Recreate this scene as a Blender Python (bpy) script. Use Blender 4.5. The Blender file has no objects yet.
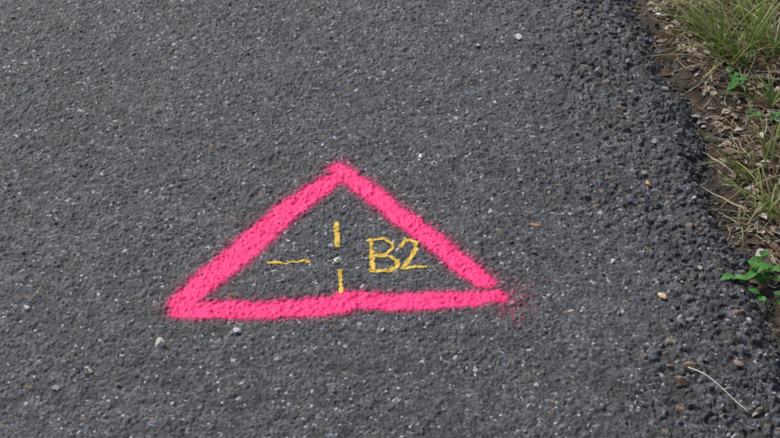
import bpy, math, random
import numpy as np
from mathutils import Vector
random.seed(7); rng=np.random.default_rng(11)
scene=bpy.context.scene

# ---------------------------------------------------------------- camera
PITCH=math.radians(33); DIST=2.94; HALF=0.59/2.94
cd=bpy.data.cameras.new("camera"); cam=bpy.data.objects.new("camera",cd); scene.collection.objects.link(cam)
cam.location=(0,-DIST*math.cos(PITCH),DIST*math.sin(PITCH)); cam.rotation_euler=(math.pi/2-PITCH,0,0)
cd.sensor_width=36; cd.lens=18/HALF; cd.clip_end=2000; cd.clip_start=0.05
cd.dof.use_dof=True; cd.dof.focus_distance=2.92; cd.dof.aperture_fstop=16
scene.camera=cam
# image pixel coordinates (780x438 grid) -> metres on the path surface
def G(u,v):
    a=(u-390)/390*HALF; b=(219-v)/390*HALF
    dz=-math.sin(PITCH)+b*math.cos(PITCH); dy=math.cos(PITCH)+b*math.sin(PITCH)
    t=-cam.location.z/dz
    return (a*t, cam.location.y+dy*t)

# ---------------------------------------------------------------- noise helpers
def hsh(ix,iy,seed):
    h=(ix.astype(np.int64)*374761393+iy.astype(np.int64)*668265263+seed*2246822519)&0xFFFFFFFF
    h=((h^(h>>13))*1274126177)&0xFFFFFFFF
    h=((h^(h>>16))*2654435761)&0xFFFFFFFF
    h=h^(h>>15)
    return (h&0xFFFFFF)/float(0x1000000)
def vn(x,y,s,seed):
    X=x/s;Y=y/s; ix=np.floor(X);iy=np.floor(Y); fx=X-ix;fy=Y-iy
    fx=fx*fx*(3-2*fx);fy=fy*fy*(3-2*fy)
    a=hsh(ix,iy,seed);b=hsh(ix+1,iy,seed);c=hsh(ix,iy+1,seed);d=hsh(ix+1,iy+1,seed)
    return (a*(1-fx)+b*fx)*(1-fy)+(c*(1-fx)+d*fx)*fy
def fbm(x,y,s,seed,o=3):
    r=0;w=1;t=0
    for i in range(o):
        r=r+w*vn(x,y,s/2**i,seed+i*17);t+=w;w*=.5
    return r/t
def sstep(x,a,b):
    t=np.clip((x-a)/(b-a),0,1);return t*t*(3-2*t)
def vor(x,y,s,seed):
    X=x/s;Y=y/s; ix=np.floor(X);iy=np.floor(Y)
    F1=np.full(X.shape,9.);F2=np.full(X.shape,9.);cx=np.zeros(X.shape);cy=np.zeros(X.shape);DX=np.zeros(X.shape);DY=np.zeros(X.shape)
    for i in(-1,0,1):
        for j in(-1,0,1):
            jx=ix+i;jy=iy+j
            px=jx+.1+.8*hsh(jx,jy,seed);py=jy+.1+.8*hsh(jx,jy,seed+1)
            dx=X-px;dy=Y-py;d=np.sqrt(dx*dx+dy*dy)
            m=d<F1
            F2=np.where(m,F1,np.minimum(F2,d));F1=np.where(m,d,F1)
            cx=np.where(m,jx,cx);cy=np.where(m,jy,cy);DX=np.where(m,dx,DX);DY=np.where(m,dy,DY)
    R=[hsh(cx,cy,seed+10+k) for k in range(4)]
    return F1,F2,R,DX,DY
def stones(x,y,s,seed,gap=.22,tilt=1.0):
    wx=(vn(x,y,s*.55,seed+50)-.5)*s*.5; wy=(vn(x,y,s*.55,seed+60)-.5)*s*.5
    F1,F2,R,DX,DY=vor(x+wx,y+wy,s,seed)
    e=sstep(F2-F1,0,gap)
    lev=np.where(R[3]<.16,-.25,.25+.6*R[0])
    h=e*np.clip(lev+tilt*((R[1]-.5)*DX+(R[2]-.5)*DY)-.3*F1*F1,-.3,1.3)
    return h,e,R

EY=[-3,-.238,.08,.43,.734,4]; EX=[.80,.552,.520,.507,.457,.15]
def edge_x(y):
    y=np.asarray(y,float)
    r=np.interp(y,EY,EX)
    r=np.where(y>4,.15-.094*(y-4),r); r=np.where(y<-3,.80-.09*(y+3),r)
    return r
def edge_d(x,y):
    return x-edge_x(y)-(fbm(x,y,.16,5,3)-.5)*.060-(vn(x,y,.022,77)-.5)*.022
PW=2.3
def asphalt(x,y):
    d=edge_d(x,y)
    z=sstep(d+(fbm(x,y,.12,31)-.5)*.22,-.30,-.06)
    hf,ef,Rf=stones(x,y,.0034,100,.3,1.6)
    hm,em,Rm=stones(x,y,.0066,200,.26,1.7)
    hc,ec,Rc=stones(x,y,.0135,300,.2,1.7)
    patch=fbm(x,y,.05,41)
    pk=sstep(fbm(x,y,.014,43,2),.30,.55)           # open-textured pockets between tight areas
    h=.0011*hf+.0023*hm*(.6+.8*patch)*(1-.2*z)+(.0012+.0048*z)*hc+.0013*(pk-.5)
    h=h-.0025-.0021*z+.002*(fbm(x,y,.3,9)-.5)+.0012*(fbm(x,y,.035,19)-.5)*2
    # crumbling shoulder
    h=h-.024*sstep(d,-.050,.010)-.03*sstep(d,-.005,.05)-.004*z
    dl=-(x-edge_x(y))-PW
    h=h-.05*sstep(dl,-.02,.05)
    # colour
    g=.082+.090*(Rm[0]-.5)+.080*(Rf[0]-.5)+.035*(Rc[0]-.5)
    g=g*(1-.25*z)+z*.03*(Rc[0]-.4)
    g=g*(.80+.40*fbm(x,y,.25,71))*(.75+.5*fbm(x,y,.03,73))
    g=np.maximum(g,.012)
    dark=(1-em)*.65*(1-.4*z)+(1-ec)*(.22+.45*z)+.28*(1-pk)+.5*sstep(d,-.06,-.01)  # last term paints damp and shade as a dark band along the edge
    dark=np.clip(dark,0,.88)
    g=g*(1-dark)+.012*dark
    col=np.stack([g*.94,g*1.0,g*1.10],-1)
    k=(Rf[1]<.018)&(ef>.35);  col[k]=np.stack([.20+.42*Rf[2]]*3,-1)[k]*np.array([.97,1,1.04])
    k=(Rm[2]<.030)&(em>.5)&(Rm[3]>.16); col[k]=np.array([.17,.19,.22])
    k=(Rm[1]<.010)&(em>.5); col[k]=np.array([.20,.145,.09])
    k=(Rm[1]>.995)&(em>.5); col[k]=np.array([.38,.38,.39])
    k=(Rc[1]<.04)&(ec>.4)&(z>.5); col[k]=np.array([.13,.14,.16])
    k=(Rc[2]<.02)&(ec>.4)&(z>.5); col[k]=np.array([.19,.14,.10])
    b=(z*(1-em)*.4)[:,None]
    col=col*(1-b)+b*np.array([.046,.036,.025])
    return h,col,em,z

# ---------------------------------------------------------------- mesh helpers
def build(name,V,F,colors=None,mat=None,smooth=False,attrs=None,parent=None):
    V=np.asarray(V,np.float32);F=np.asarray(F,np.int32);k=F.shape[1]
    me=bpy.data.meshes.new(name)
    me.vertices.add(len(V));me.vertices.foreach_set("co",V.ravel())
    me.loops.add(F.size);me.loops.foreach_set("vertex_index",F.ravel())
    me.polygons.add(len(F));me.polygons.foreach_set("loop_start",np.arange(0,F.size,k,dtype=np.int32))
    me.polygons.foreach_set("loop_total",np.full(len(F),k,dtype=np.int32))
    me.update(calc_edges=True)
    me.polygons.foreach_set("use_smooth",np.full(len(F),smooth,dtype=bool))
    if colors is not None:
        a=me.attributes.new("col",'FLOAT_COLOR','POINT')
        c=np.ones((len(V),4),np.float32);c[:,:3]=colors
        a.data.foreach_set("color",c.ravel())
    for n,v in (attrs or {}).items():
        a=me.attributes.new(n,'FLOAT','POINT');a.data.foreach_set("value",np.asarray(v,np.float32))
    me.update()
    o=bpy.data.objects.new(name,me);scene.collection.objects.link(o)
    if mat:me.materials.append(mat)
    if parent:o.parent=parent
    return o
def axis(lo,hi,step,far_lo,far_hi,grow=1.06):
    a=list(np.arange(lo,hi,step))
    s=step;x=a[-1];R=[]
    while x<far_hi:
        s*=grow;x+=s;R.append(x)
    s=step;x=a[0];L=[]
    while x>far_lo:
        s*=grow;x-=s;L.append(x)
    return np.array(L[::-1]+a+R)
def gridfaces(nx,ny):
    i=np.arange(nx-1)[None,:]+np.arange(ny-1)[:,None]*nx
    i=i.ravel();return np.stack([i,i+1,i+1+nx,i+nx],-1)
def compact(V,F,extras):
    u=np.unique(F);m=np.full(len(V),-1,np.int64);m[u]=np.arange(len(u))
    return V[u],m[F],[e[u] for e in extras],u

# ---------------------------------------------------------------- materials
def newmat(n):
    m=bpy.data.materials.new(n);m.use_nodes=True;nt=m.node_tree;nt.nodes.clear()
    out=nt.nodes.new("ShaderNodeOutputMaterial");b=nt.nodes.new("ShaderNodeBsdfPrincipled")
    nt.links.new(b.outputs[0],out.inputs[0]);return m,nt,b,out
def N(nt,t,**k):
    n=nt.nodes.new(t)
    for a,v in k.items():setattr(n,a,v)
    return n
def objco(nt): return N(nt,"ShaderNodeTexCoord").outputs["Object"]
def noise(nt,scale,detail=2,rough=.5):
    n=N(nt,"ShaderNodeTexNoise");n.inputs["Scale"].default_value=scale;n.inputs["Detail"].default_value=detail;n.inputs["Roughness"].default_value=rough
    nt.links.new(objco(nt),n.inputs["Vector"]);return n
def math_(nt,op,a,b=None,clamp=False):
    n=N(nt,"ShaderNodeMath",operation=op);n.use_clamp=clamp
    for i,v in enumerate((a,b)):
        if v is None:continue
        if isinstance(v,(int,float)):n.inputs[i].default_value=v
        else:nt.links.new(v,n.inputs[i])
    return n.outputs[0]
def mrange(nt,v,a,b,c,d):
    n=N(nt,"ShaderNodeMapRange");nt.links.new(v,n.inputs[0])
    for i,x in enumerate((a,b,c,d)):n.inputs[i+1].default_value=x
    return n.outputs[0]
def colmat(name,rough=.85,nscale=900,namt=.5,spec=.3,bump=.0,bscale=1500,trans=0,bdist=.0006):
    m,nt,b,out=newmat(name)
    at=N(nt,"ShaderNodeAttribute",attribute_name="col")
    n=noise(nt,nscale,3,.7);f=mrange(nt,n.outputs[0],.3,.7,1-namt,1+namt)
    vm=N(nt,"ShaderNodeVectorMath",operation='SCALE');nt.links.new(at.outputs["Color"],vm.inputs[0]);nt.links.new(f,vm.inputs["Scale"])
    nt.links.new(vm.outputs[0],b.inputs["Base Color"])
    b.inputs["Roughness"].default_value=rough;b.inputs["Specular IOR Level"].default_value=spec
    if bump:
        n2=noise(nt,bscale,3,.6);bp=N(nt,"ShaderNodeBump");bp.inputs["Strength"].default_value=bump;bp.inputs["Distance"].default_value=bdist
        nt.links.new(n2.outputs[0],bp.inputs["Height"]);nt.links.new(bp.outputs[0],b.inputs["Normal"])
    if trans:
        t=N(nt,"ShaderNodeBsdfTranslucent");nt.links.new(vm.outputs[0],t.inputs[0])
        mx=N(nt,"ShaderNodeMixShader");mx.inputs[0].default_value=trans
        nt.links.new(b.outputs[0],mx.inputs[1]);nt.links.new(t.outputs[0],mx.inputs[2]);nt.links.new(mx.outputs[0],out.inputs[0])
    return m
M_asph=colmat("asphalt",.55,700,.8,.45,1.0,850,bdist=.0017)
M_soil=colmat("soil",.95,260,.5,.15,.8,420,bdist=.002)
M_stone=colmat("stone",.8,500,.35,.3,.5,700)
M_leaf=colmat("leaf",.5,200,.2,.35,0,trans=.3)
M_litter=colmat("litter",.85,500,.3,.2,.2,900)
def paintmat(name,c1,c2,dotscale,soft,lo,hi,rough,gapk,bd=.0014):
    m,nt,b,out=newmat(name)
    cov=N(nt,"ShaderNodeAttribute",attribute_name="cov").outputs["Fac"]
    top=N(nt,"ShaderNodeAttribute",attribute_name="top").outputs["Fac"]
    n=noise(nt,dotscale,3,.75);nn=mrange(nt,n.outputs[0],.28,.72,0,1)
    a=math_(nt,'ADD',cov,math_(nt,'MULTIPLY',math_(nt,'SUBTRACT',nn,.5),soft))
    a=math_(nt,'ADD',a,math_(nt,'MULTIPLY',math_(nt,'SUBTRACT',top,.5),gapk))
    alpha=mrange(nt,a,lo,hi,0,1)
    nt.links.new(alpha,b.inputs["Alpha"])
    n3=noise(nt,260,3,.6);mx=N(nt,"ShaderNodeMix",data_type='RGBA')
    nt.links.new(mrange(nt,n3.outputs[0],.35,.65,0,1),mx.inputs[0]);mx.inputs[6].default_value=(*c1,1);mx.inputs[7].default_value=(*c2,1)
    nt.links.new(mx.outputs[2],b.inputs["Base Color"])
    b.inputs["Roughness"].default_value=rough;b.inputs["Specular IOR Level"].default_value=.3
    n2=noise(nt,600,3,.6);bp=N(nt,"ShaderNodeBump");bp.inputs["Strength"].default_value=.9;bp.inputs["Distance"].default_value=bd
    nt.links.new(n2.outputs[0],bp.inputs["Height"]);nt.links.new(bp.outputs[0],b.inputs["Normal"])
    return m
M_pink=paintmat("pink_spray_paint",(.97,.030,.215),(.95,.018,.175),1300,.75,.33,.72,.5,.32)
M_yel=paintmat("yellow_crayon_paint",(.68,.46,.06),(.58,.37,.045),900,.6,.36,.68,.6,.55,.0008)

# ---------------------------------------------------------------- asphalt path
SX,SY=.0013,.0017
xs=axis(-.76,.70,SX,-2.4,1.2,1.05); ys=axis(-.58,.84,SY,-60,60,1.05)
Xg,Yg=np.meshgrid(xs,ys)
shift=np.where(Yg>1.2,edge_x(Yg)-edge_x(np.full_like(Yg,1.2)),0)+np.where(Yg<-.9,edge_x(Yg)-edge_x(np.full_like(Yg,-.9)),0)
Xg=Xg+shift
x=Xg.ravel();y=Yg.ravel()
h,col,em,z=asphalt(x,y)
V=np.stack([x,y,h],-1);F=gridfaces(len(xs),len(ys))
dd=(x-edge_x(y))
keep=(dd[F].min(1)<.10)&(dd[F].max(1)>-PW-.1)
Fk=F[keep]
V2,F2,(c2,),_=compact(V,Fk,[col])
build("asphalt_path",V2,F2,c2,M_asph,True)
nx=len(xs)
HH=h.reshape(len(ys),nx)
def blur(A,n):
    for _ in range(n):
        B=A.copy();B[1:-1,1:-1]=(A[1:-1,1:-1]*2+A[:-2,1:-1]+A[2:,1:-1]+A[1:-1,:-2]+A[1:-1,2:])/6;A=B
    return A
HB=blur(HH,3);HBB=blur(HH,14)
def segdist(px,py,pts,radii=None):
    D=np.full(px.shape,9.)
    for k in range(len(pts)-1):
        (ax,ay),(bx,by)=pts[k],pts[k+1]
        vx,vy=bx-ax,by-ay;L=vx*vx+vy*vy+1e-12
        t=np.clip(((px-ax)*vx+(py-ay)*vy)/L,0,1)
        d=np.hypot(px-ax-t*vx,py-ay-t*vy)
        if radii is not None: d=d-(radii[k]*(1-t)+radii[k+1]*t)
        D=np.minimum(D,d)
    return D
def sheet(name,strokes_cov,mat,lift,fill,cut=.02,parent=None):
    cov=strokes_cov
    m=cov[F].max(1)>cut
    hp=np.maximum(HH,HB*fill+HH*(1-fill)).ravel()+lift
    top=np.clip(.5+(HH-HBB).ravel()/.0030,0,1)
    VV=np.stack([x,y,hp],-1)
    a,b,(cc,tt),_=compact(VV,F[m],[cov,top])
    return build(name,a,b,None,mat,True,{"cov":cc,"top":tt},parent)
near=(np.abs(x)<.72)&(y>-.55)&(y<.7)
def field(strokes,fn,wobk=1.):
    c=np.zeros(len(x));xn,yn=x[near],y[near];r=np.zeros(len(xn))
    wob=((fbm(xn,yn,.035,401)-.5)*.009+(vn(xn,yn,.007,402)-.5)*.004)*wobk
    for pts,rad in strokes:
        p=[G(*q) for q in pts]
        D=segdist(xn,yn,p,rad)+wob
        r=np.maximum(r,fn(D))
    c[near]=r;return c
def pinkfall(D):
    return np.where(D<-.004,1.0,np.where(D<.002,1-.44*(D+.004)/.006,.56*np.exp(-(D-.002)/.0135)))
pink=[
 ([(333,178),(318,188),(288,211),(252,241),(222,268),(196,289),(182,303)],[.013,.016,.019,.0195,.0185,.0175,.0165]),
 ([(338,169),(352,179),(388,206),(420,230),(448,252),(484,281)],[.016,.0155,.015,.0155,.0155,.014]),
 ([(182,309),(220,309),(270,309),(310,307),(340,305)],[.017,.0175,.018,.019,.0185]),
 ([(346,299),(390,301),(430,301),(465,299),(495,296)],[.0175,.017,.017,.0155,.012])]
cp=field(pink,pinkfall)
ox,oy=G(504,297)
cp=np.maximum(cp,.30*np.exp(-(((x-ox)/.050)**2+((y-oy)/.070)**2)))
ox,oy=G(342,162)
cp=np.maximum(cp,.36*np.exp(-(((x-ox)/.024)**2+((y-oy)/.028)**2)))
ox,oy=G(252,243)
cp=np.maximum(cp,.28*np.exp(-(((x-ox)/.055)**2+((y-oy)/.08)**2)))
# fine stray droplets beyond the lower right corner
dr=np.zeros(len(x));xn,yn=x[near],y[near];dn=np.zeros(len(xn))
for i in range(75):
    sx_,sy_=G(498+abs(rng.normal(0,28)),297+rng.normal(4,13));rr=rng.uniform(.0006,.0015)
    q=(np.abs(xn-sx_)<.01)&(np.abs(yn-sy_)<.01)
    dn[q]=np.maximum(dn[q],np.clip(1.2-.5*np.hypot(xn[q]-sx_,yn[q]-sy_)/rr,0,1))
dr[near]=dn*.66;cp=np.maximum(cp,dr)
cp[cp<.06]=0
sheet("pink_spray_paint_triangle",cp,M_pink,.0004,.5)
def yfall(D): return np.clip(.92-(D+.0010)/.004,0,1)
def ysheet(name,strokes,r=.0028):
    c=field([(s,[r]*len(s)) for s in strokes],yfall,.4)
    return sheet(name,c,M_yel,.0006,.8)
ysheet("yellow_survey_cross",[[(336,222),(337,245)],[(340,269),(341,292)],[(270,262),(308,261)]],.0028)
ysheet("yellow_painted_label",[
 [(371,240),(373,270)],
 [(368,240),(383,239),(392,242),(393,248),(386,253),(374,255)],
 [(374,255),(388,256),(397,260),(397,266),(389,270),(371,271)],
 [(401,247),(404,241),(410,239),(416,242),(416,249),(411,257),(403,268),(412,267),(425,266)]],.0026)

# ---------------------------------------------------------------- verge ground
def soilh(x,y):
    d=x-edge_x(y)
    b=-.026+.016*sstep(d,.03,.4)+.022*(fbm(x,y,.12,501,3)-.5)+.012*(fbm(x,y,.025,511,3)-.5)+.005*(vn(x,y,.008,513)-.5)
    b=b+.008*sstep(d,.0,.03)*(1-sstep(d,.05,.14))
    und=sstep(-d,.04,.12)*sstep(d+PW,.0,.1)
    return b*(1-und)+(-.09)*und
gx=axis(.40,.95,.0035,-400,400,1.09); gy=axis(-.5,.95,.0045,-400,400,1.09)
GX,GY=np.meshgrid(gx,gy);X=GX.ravel();Y=GY.ravel()
Z=soilh(X,Y)
n1=fbm(X,Y,.05,601,4);n2=fbm(X,Y,.011,611,2)
cs=np.array([.050,.038,.028])[None]*(.3+1.4*n2)[:,None]
cs=cs*(1-(n1[:,None]>.55)*.3)+(n1[:,None]>.55)*.3*np.array([.13,.105,.08])
far=sstep(np.hypot(X,Y),1.6,4)[:,None]
cs=cs*(1-far)+far*np.array([.055,.075,.025])*(.6+.8*fbm(X,Y,1.5,621,3))[:,None]
build("ground",np.stack([X,Y,Z],-1),gridfaces(len(gx),len(gy)),cs,M_soil,True)
# fast look-up table of the verge surface
TX0,TY0,TS=.1,-1.6,.004
tx_=np.arange(TX0,2.4,TS);ty_=np.arange(TY0,2.8,TS)
TG=np.meshgrid(tx_,ty_);TAB=soilh(TG[0].ravel(),TG[1].ravel()).reshape(TG[0].shape)
def gz(px,py):
    i=min(max(int((px-TX0)/TS+.5),0),TAB.shape[1]-1);j=min(max(int((py-TY0)/TS+.5),0),TAB.shape[0]-1)
    return float(TAB[j,i])

# ---------------------------------------------------------------- stones
import bmesh
bm=bmesh.new();bmesh.ops.create_icosphere(bm,subdivisions=2,radius=1)
IV=np.array([v.co[:] for v in bm.verts]);IF=np.array([[v.index for v in f.verts] for f in bm.faces]);bm.free()
def rockverts(sx,sy,sz,r,facets=9):
    P=IV.copy()
    nrm=r.normal(size=(facets,3));nrm/=np.linalg.norm(nrm,axis=1)[:,None]
    for n in nrm:
        k=r.uniform(.35,.75);dd=P@n;ov=np.clip(dd-k,0,None);P=P-ov[:,None]*n
    P=P*np.array([sx,sy,sz])
    a=r.uniform(0,6.28);c,s=math.cos(a),math.sin(a)
    return P@np.array([[c,s,0],[-s,c,0],[0,0,1]])
def rocks(name,items,mat=M_stone,smooth=False):
    VV=[];FF=[];CC=[];o=0
    for (px,py,pz,s,c) in items:
        P=rockverts(s*rng.uniform(.9,1.35),s*rng.uniform(.6,1.05),s*rng.uniform(.5,.85),rng)+np.array([px,py,pz])
        VV.append(P);FF.append(IF+o);o+=len(IV);CC.append(np.tile(c,(len(IV),1)))
    return build(name,np.concatenate(VV),np.concatenate(FF),np.concatenate(CC),mat,smooth)
items=[]
def stonecol():
    u=rng.random()
    if u<.78: g=rng.uniform(.028,.11);return (g*.96,g,g*1.08)
    if u<.89: g=rng.uniform(.13,.24);return (g,g,g*1.02)
    if u<.97: g=rng.uniform(.7,1.1);return (.20*g,.145*g,.10*g)
    return (.28,.24,.19)
n=1900
yy=rng.uniform(-.95,1.2,n);d=-np.abs(rng.normal(0,.11,n))+.035;xx=edge_x(yy)+d
hh,_,_,_=asphalt(xx,yy)
for i in range(n):
    s=rng.uniform(.0018,.0050)*(1.4 if rng.random()<.18 else 1)
    zz_=max(hh[i],gz(xx[i],yy[i])) if d[i]>-.02 else hh[i]
    items.append((xx[i],yy[i],zz_+s*.15,s,stonecol()))
n=900
xx=rng.uniform(-1.1,.5,n);yy=rng.uniform(-.9,1.2,n);hh,_,_,_=asphalt(xx,yy)
for i in range(n):
    s=rng.uniform(.0009,.0023)*(1.6 if rng.random()<.12 else 1);g=rng.uniform(.07,.42)
    c=(g,g,g*1.03) if rng.random()<.68 else (g*.85,g*.62,g*.4)
    items.append((xx[i],yy[i],hh[i]+s*.3,s,c))
rocks("loose_gravel",items)
peb=[(160,345,.0095,(.46,.42,.36)),(662,296,.0090,(.55,.38,.23)),(690,367,.0125,(.36,.24,.15)),(681,382,.0100,(.20,.14,.10)),
 (671,365,.0075,(.16,.10,.075)),(535,226,.0070,(.40,.20,.10)),(535,253,.005,(.30,.22,.17)),(649,183,.0090,(.42,.28,.14)),(694,196,.0065,(.4,.39,.37)),
 (700,265,.0065,(.28,.27,.25)),(613,262,.0060,(.5,.51,.53)),(519,38,.008,(.6,.6,.62)),(592,183,.005,(.30,.18,.11)),(421,157,.0058,(.55,.56,.58)),
 (91,371,.0055,(.28,.22,.15)),(26,309,.0055,(.55,.55,.55)),(237,332,.0058,(.7,.7,.72)),(226,104,.007,(.22,.23,.25)),(756,410,.007,(.25,.22,.19)),
 (712,350,.006,(.36,.34,.3)),(56,389,.006,(.25,.23,.21)),(690,318,.0075,(.2,.2,.21)),(655,140,.0075,(.24,.25,.27)),(628,60,.008,(.2,.2,.21)),
 (739,362,.008,(.25,.17,.12)),(731,388,.0075,(.17,.17,.18)),(545,330,.004,(.45,.25,.2)),(119,385,.005,(.2,.2,.2)),(728,318,.008,(.2,.19,.19)),
 (427,100,.0050,(.30,.25,.19)),(478,46,.0045,(.4,.4,.4)),(57,232,.0045,(.30,.26,.26))]
for (u,v,s,c) in peb:
    px,py=G(u,v);q=np.hypot(x-px,y-py)<s*.7;hz=float(h[q].mean()) if q.any() else 0.
    o=rocks("pebble",[(0,0,0,s,c)]);o.location=(px,py,hz+s*.4)

# ---------------------------------------------------------------- survey nail
px,py=G(338,260)
q=np.hypot(x-px,y-py)<.0065
hz=float(h[q].max())
prof=[(0.0062,-.006),(.0062,.0002),(.0056,.0007),(.0036,.0008),(.0034,.0019),(.0026,.0027),(.0012,.0031),(.0004,.0027),(.0001,.0025)]
VV=[];FF=[];ns=24
for r_,z_ in prof:
    for k in range(ns):
        a=k/ns*2*math.pi;VV.append((r_*math.cos(a),r_*math.sin(a),z_))
for i in range(len(prof)-1):
    for k in range(ns):
        FF.append((i*ns+k,i*ns+(k+1)%ns,(i+1)*ns+(k+1)%ns,(i+1)*ns+k))
mn,nt,b,_=newmat("nail_metal");b.inputs["Metallic"].default_value=.3;b.inputs["Roughness"].default_value=.45
nn=noise(nt,400,2);rp=N(nt,"ShaderNodeValToRGB");rp.color_ramp.elements[0].color=(.16,.17,.11,1);rp.color_ramp.elements[1].color=(.6,.6,.48,1)
nt.links.new(nn.outputs[0],rp.inputs[0]);nt.links.new(rp.outputs[0],b.inputs["Base Color"])
o=build("survey_nail",VV,FF,None,mn,True);o.location=(px,py,hz)

# ---------------------------------------------------------------- ribbons / tubes
class Acc:
    def __init__(s): s.V=[];s.F=[];s.C=[];s.o=0
    def add(s,V,F,c):
        V=np.asarray(V);s.V.append(V);s.F.append(np.asarray(F)+s.o);s.o+=len(V);s.C.append(np.tile(c,(len(V),1)) if np.ndim(c)==1 else c)
    def make(s,name,mat,smooth=True): return build(name,np.concatenate(s.V),np.concatenate(s.F),np.concatenate(s.C),mat,smooth)
def ribbon(acc,base,az,length,width,lean,droop,c0,c1,seg=7):
    d=np.array([math.cos(az),math.sin(az),0]);side=np.array([-d[1],d[0],0])
    p=np.array(base,float);ang=lean;V=[];C=[]
    tw=rng.uniform(-.6,.6)
    for i in range(seg+1):
        t=i/seg;w=width*(1-t**2.2)*.5*(.7+.6*min(1,t*3))+.00015
        dirv=d*math.sin(ang)+np.array([0,0,1])*math.cos(ang)
        nr=np.cross(dirv,side);s_=side*math.cos(tw)+nr*math.sin(tw)
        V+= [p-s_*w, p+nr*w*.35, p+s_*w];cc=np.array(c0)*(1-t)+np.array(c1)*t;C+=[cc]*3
        p=p+dirv*length/seg;ang+=droop/seg
        if p[2]<-.012 and ang>1.5: ang=1.5
    F=[]
    for i in range(seg):
        a=i*3;F+=[(a,a+1,a+4,a+3),(a+1,a+2,a+5,a+4)]
    acc.add(V,F,np.array(C))
def tube(acc,pts,r,c,ns=6):
    pts=[np.array(p,float) for p in pts];V=[]
    for i,p in enumerate(pts):
        t=pts[min(i+1,len(pts)-1)]-pts[max(i-1,0)];t/=np.linalg.norm(t)+1e-9
        s=np.cross(t,[0,0,1.]);s/=np.linalg.norm(s)+1e-9;u=np.cross(s,t)
        rr=r*(1-.5*i/len(pts))
        for k in range(ns):
            a=k/ns*6.283;V.append(p+rr*(s*math.cos(a)+u*math.sin(a)))
    F=[(i*ns+k,i*ns+(k+1)%ns,(i+1)*ns+(k+1)%ns,(i+1)*ns+k) for i in range(len(pts)-1) for k in range(ns)]
    acc.add(V,F,np.array(c))
A=Acc();p0=G(688,371);p1=G(746,411);pts=[]
for i in range(13):
    t=i/12;px_=p0[0]*(1-t)+p1[0]*t;py_=p0[1]*(1-t)+p1[1]*t+.006*math.sin(t*math.pi)
    pts.append((px_,py_,.006+.004*math.sin(t*5)))
tube(A,pts,.0010,(.60,.56,.47));A.make("dry_grass_stem",M_litter)

GREENS=[(.14,.23,.035),(.21,.29,.05),(.11,.19,.03),(.29,.34,.07)]
STRAW=[(.36,.30,.17),(.28,.21,.12),(.42,.37,.25)]
def tuft(u,v,nb,L,rad,pstraw=.3,az0=None,spread=3.14,at=None):
    A=Acc();cx,cy=at if at else G(u,v)
    for i in range(nb):
        a=rng.uniform(0,6.28);r_=rad*math.sqrt(rng.random());bx,by=cx+r_*math.cos(a),cy+r_*math.sin(a)
        az=rng.uniform(0,6.28) if az0 is None else az0+rng.normal(0,spread)
        st=rng.random()<pstraw;c=STRAW[rng.integers(3)] if st else GREENS[rng.integers(4)]
        c=np.array(c)*rng.uniform(.75,1.25)
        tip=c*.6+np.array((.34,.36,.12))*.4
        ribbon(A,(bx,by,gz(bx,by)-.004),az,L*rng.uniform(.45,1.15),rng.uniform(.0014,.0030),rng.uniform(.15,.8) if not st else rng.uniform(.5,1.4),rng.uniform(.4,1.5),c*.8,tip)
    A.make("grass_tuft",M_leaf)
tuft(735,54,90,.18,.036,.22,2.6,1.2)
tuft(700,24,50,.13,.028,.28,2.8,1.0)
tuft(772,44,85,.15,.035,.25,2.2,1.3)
tuft(750,12,70,.15,.04,.25,2.4,1.3)
tuft(770,95,26,.09,.022,.3,2.2,1.3)
tuft(752,170,22,.10,.020,.25,2.3,1.0)
tuft(772,208,42,.11,.025,.25,2.2,1.0)
tuft(778,150,26,.09,.025,.3,2.2,1.2)
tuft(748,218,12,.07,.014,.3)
for k in range(30):
    ty=rng.uniform(-1.3,2.4);tx=float(edge_x(ty))+rng.uniform(.38,1.4)
    if ty<.75 and tx<.85: tx+=.2
    tuft(0,0,55,rng.uniform(.08,.17),.05,.35,at=(tx,ty))

def leaf(acc,base,az,pitch,L,W,c):
    d=np.array([math.cos(az)*math.cos(pitch),math.sin(az)*math.cos(pitch),math.sin(pitch)]);s=np.array([-math.sin(az),math.cos(az),0]);n=np.cross(d,s)
    V=[];F=[];C=[];k=6
    for i in range(k+1):
        t=i/k;w=W*.5*math.sin(math.pi*min(.985,max(.02,t**.8)))
        m=np.array(base)+d*L*t-np.array([0,0,1])*L*.25*t*t
        V+=[m-s*w+n*w*.3,m,m+s*w+n*w*.3];C+=[c,np.array(c)*.8,c]
    for i in range(k):
        a=i*3;F+=[(a,a+1,a+4,a+3),(a+1,a+2,a+5,a+4)]
    acc.add(V,F,np.array(C))
def weed(u,v,nl,L,hgt=.03):
    A=Acc();cx,cy=G(u,v);z0=gz(cx,cy)
    for s_ in range(max(2,nl//4)):
        a=rng.uniform(0,6.28);tx,ty=cx+.018*math.cos(a),cy+.018*math.sin(a);hz_=hgt*rng.uniform(.6,1.2)
        tube(A,[(cx,cy,z0-.003),((cx+tx)/2,(cy+ty)/2,z0+hz_*.6),(tx,ty,z0+hz_)],.0008,(.12,.17,.04))
        for j in range(4):
            c=np.array((.06,.22,.028))*rng.uniform(.8,1.3)
            leaf(A,(tx,ty,z0+hz_*(1-.18*j)),a+j*1.9+rng.uniform(-.3,.3),rng.uniform(0,.5),L*rng.uniform(.7,1.1),L*.6,c)
    A.make("leafy_weed",M_leaf)
weed(742,80,12,.021);weed(743,272,12,.022);weed(760,272,12,.023);weed(772,298,8,.019);weed(765,112,10,.018)

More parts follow.
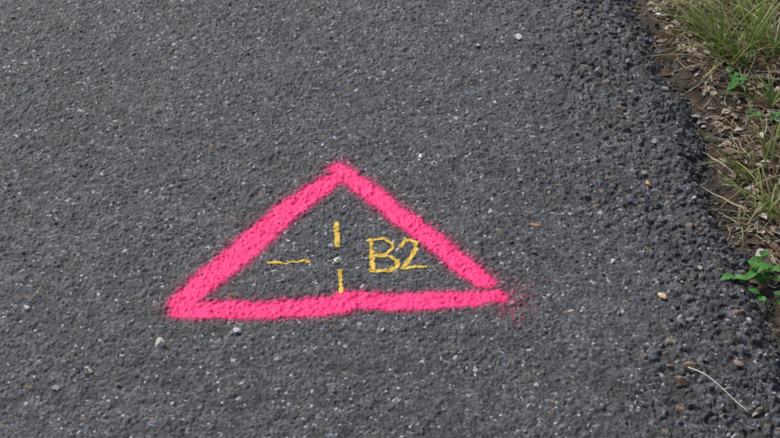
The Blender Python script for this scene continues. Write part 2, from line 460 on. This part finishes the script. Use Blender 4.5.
# ---------------------------------------------------------------- litter
A=Acc()
def fl(n,xr,yr):
    for i in range(n):
        py_=rng.uniform(*yr);px_=float(edge_x(py_))+xr(rng)
        z0=gz(px_,py_)
        az=rng.uniform(0,6.28);u=rng.random()
        if u<.55:
            L=rng.uniform(.005,.021);c=np.array([(.12,.075,.048),(.23,.165,.12),(.34,.28,.22),(.05,.035,.027),(.46,.42,.37)][rng.choice(5,p=[.29,.25,.20,.14,.12])])*rng.uniform(.7,1.3)
            leaf(A,(px_,py_,z0+.003),az,rng.uniform(-.2,.5),L,L*rng.uniform(.35,.9),c)
        else:
            L=rng.uniform(.018,.065);c=np.array([(.20,.125,.075),(.36,.28,.18),(.11,.07,.045),(.48,.43,.33)][rng.choice(4,p=[.36,.28,.22,.14])])*rng.uniform(.7,1.25)
            pts=[];b_=rng.normal(0,.3)
            for k in range(5):
                t=k/4;a=az+b_*t;qx=px_+L*t*math.cos(a);qy=py_+L*t*math.sin(a);pts.append((qx,qy,max(z0,gz(qx,qy))+.0025+rng.uniform(0,.004)))
            tube(A,pts,rng.uniform(.0005,.0010),c,4)
fl(9500,lambda r:r.uniform(.025,.50),(-.6,1.1))
fl(250,lambda r:-abs(r.normal(0,.03))+.04,(-.5,1.0))
A.make("leaf_litter",M_litter)
items=[]
for i in range(1000):
    py_=rng.uniform(-.7,1.1);px_=float(edge_x(py_))+rng.uniform(.0,.4);s=rng.uniform(.002,.007)
    c=stonecol() if rng.random()<.7 else (.36,.33,.30);items.append((px_,py_,gz(px_,py_)+s*.3,s,c))
rocks("verge_gravel",items)

# ---------------------------------------------------------------- light
w=bpy.data.worlds.new("World");scene.world=w;w.use_nodes=True;nt=w.node_tree
bg=nt.nodes["Background"];sk=nt.nodes.new("ShaderNodeTexSky");sk.sky_type='NISHITA';sk.sun_disc=False
el=math.radians(45);az=math.radians(-38)
sk.sun_elevation=el;sk.sun_rotation=az;sk.dust_density=3;sk.air_density=1.0
hs=nt.nodes.new("ShaderNodeHueSaturation");hs.inputs["Saturation"].default_value=.75
nt.links.new(sk.outputs[0],hs.inputs["Color"]);nt.links.new(hs.outputs[0],bg.inputs[0]);bg.inputs[1].default_value=.15
sd=bpy.data.lights.new("sun",'SUN');sd.energy=3.1;sd.angle=math.radians(10);sd.color=(1,.97,.94)
so=bpy.data.objects.new("sun",sd);scene.collection.objects.link(so)
dv=Vector((math.sin(az)*math.cos(el),math.cos(az)*math.cos(el),math.sin(el)))
so.rotation_euler=dv.to_track_quat('Z','Y').to_euler();so.location=(0,0,5)
scene.view_settings.view_transform='Standard';scene.view_settings.look='None';scene.view_settings.exposure=0
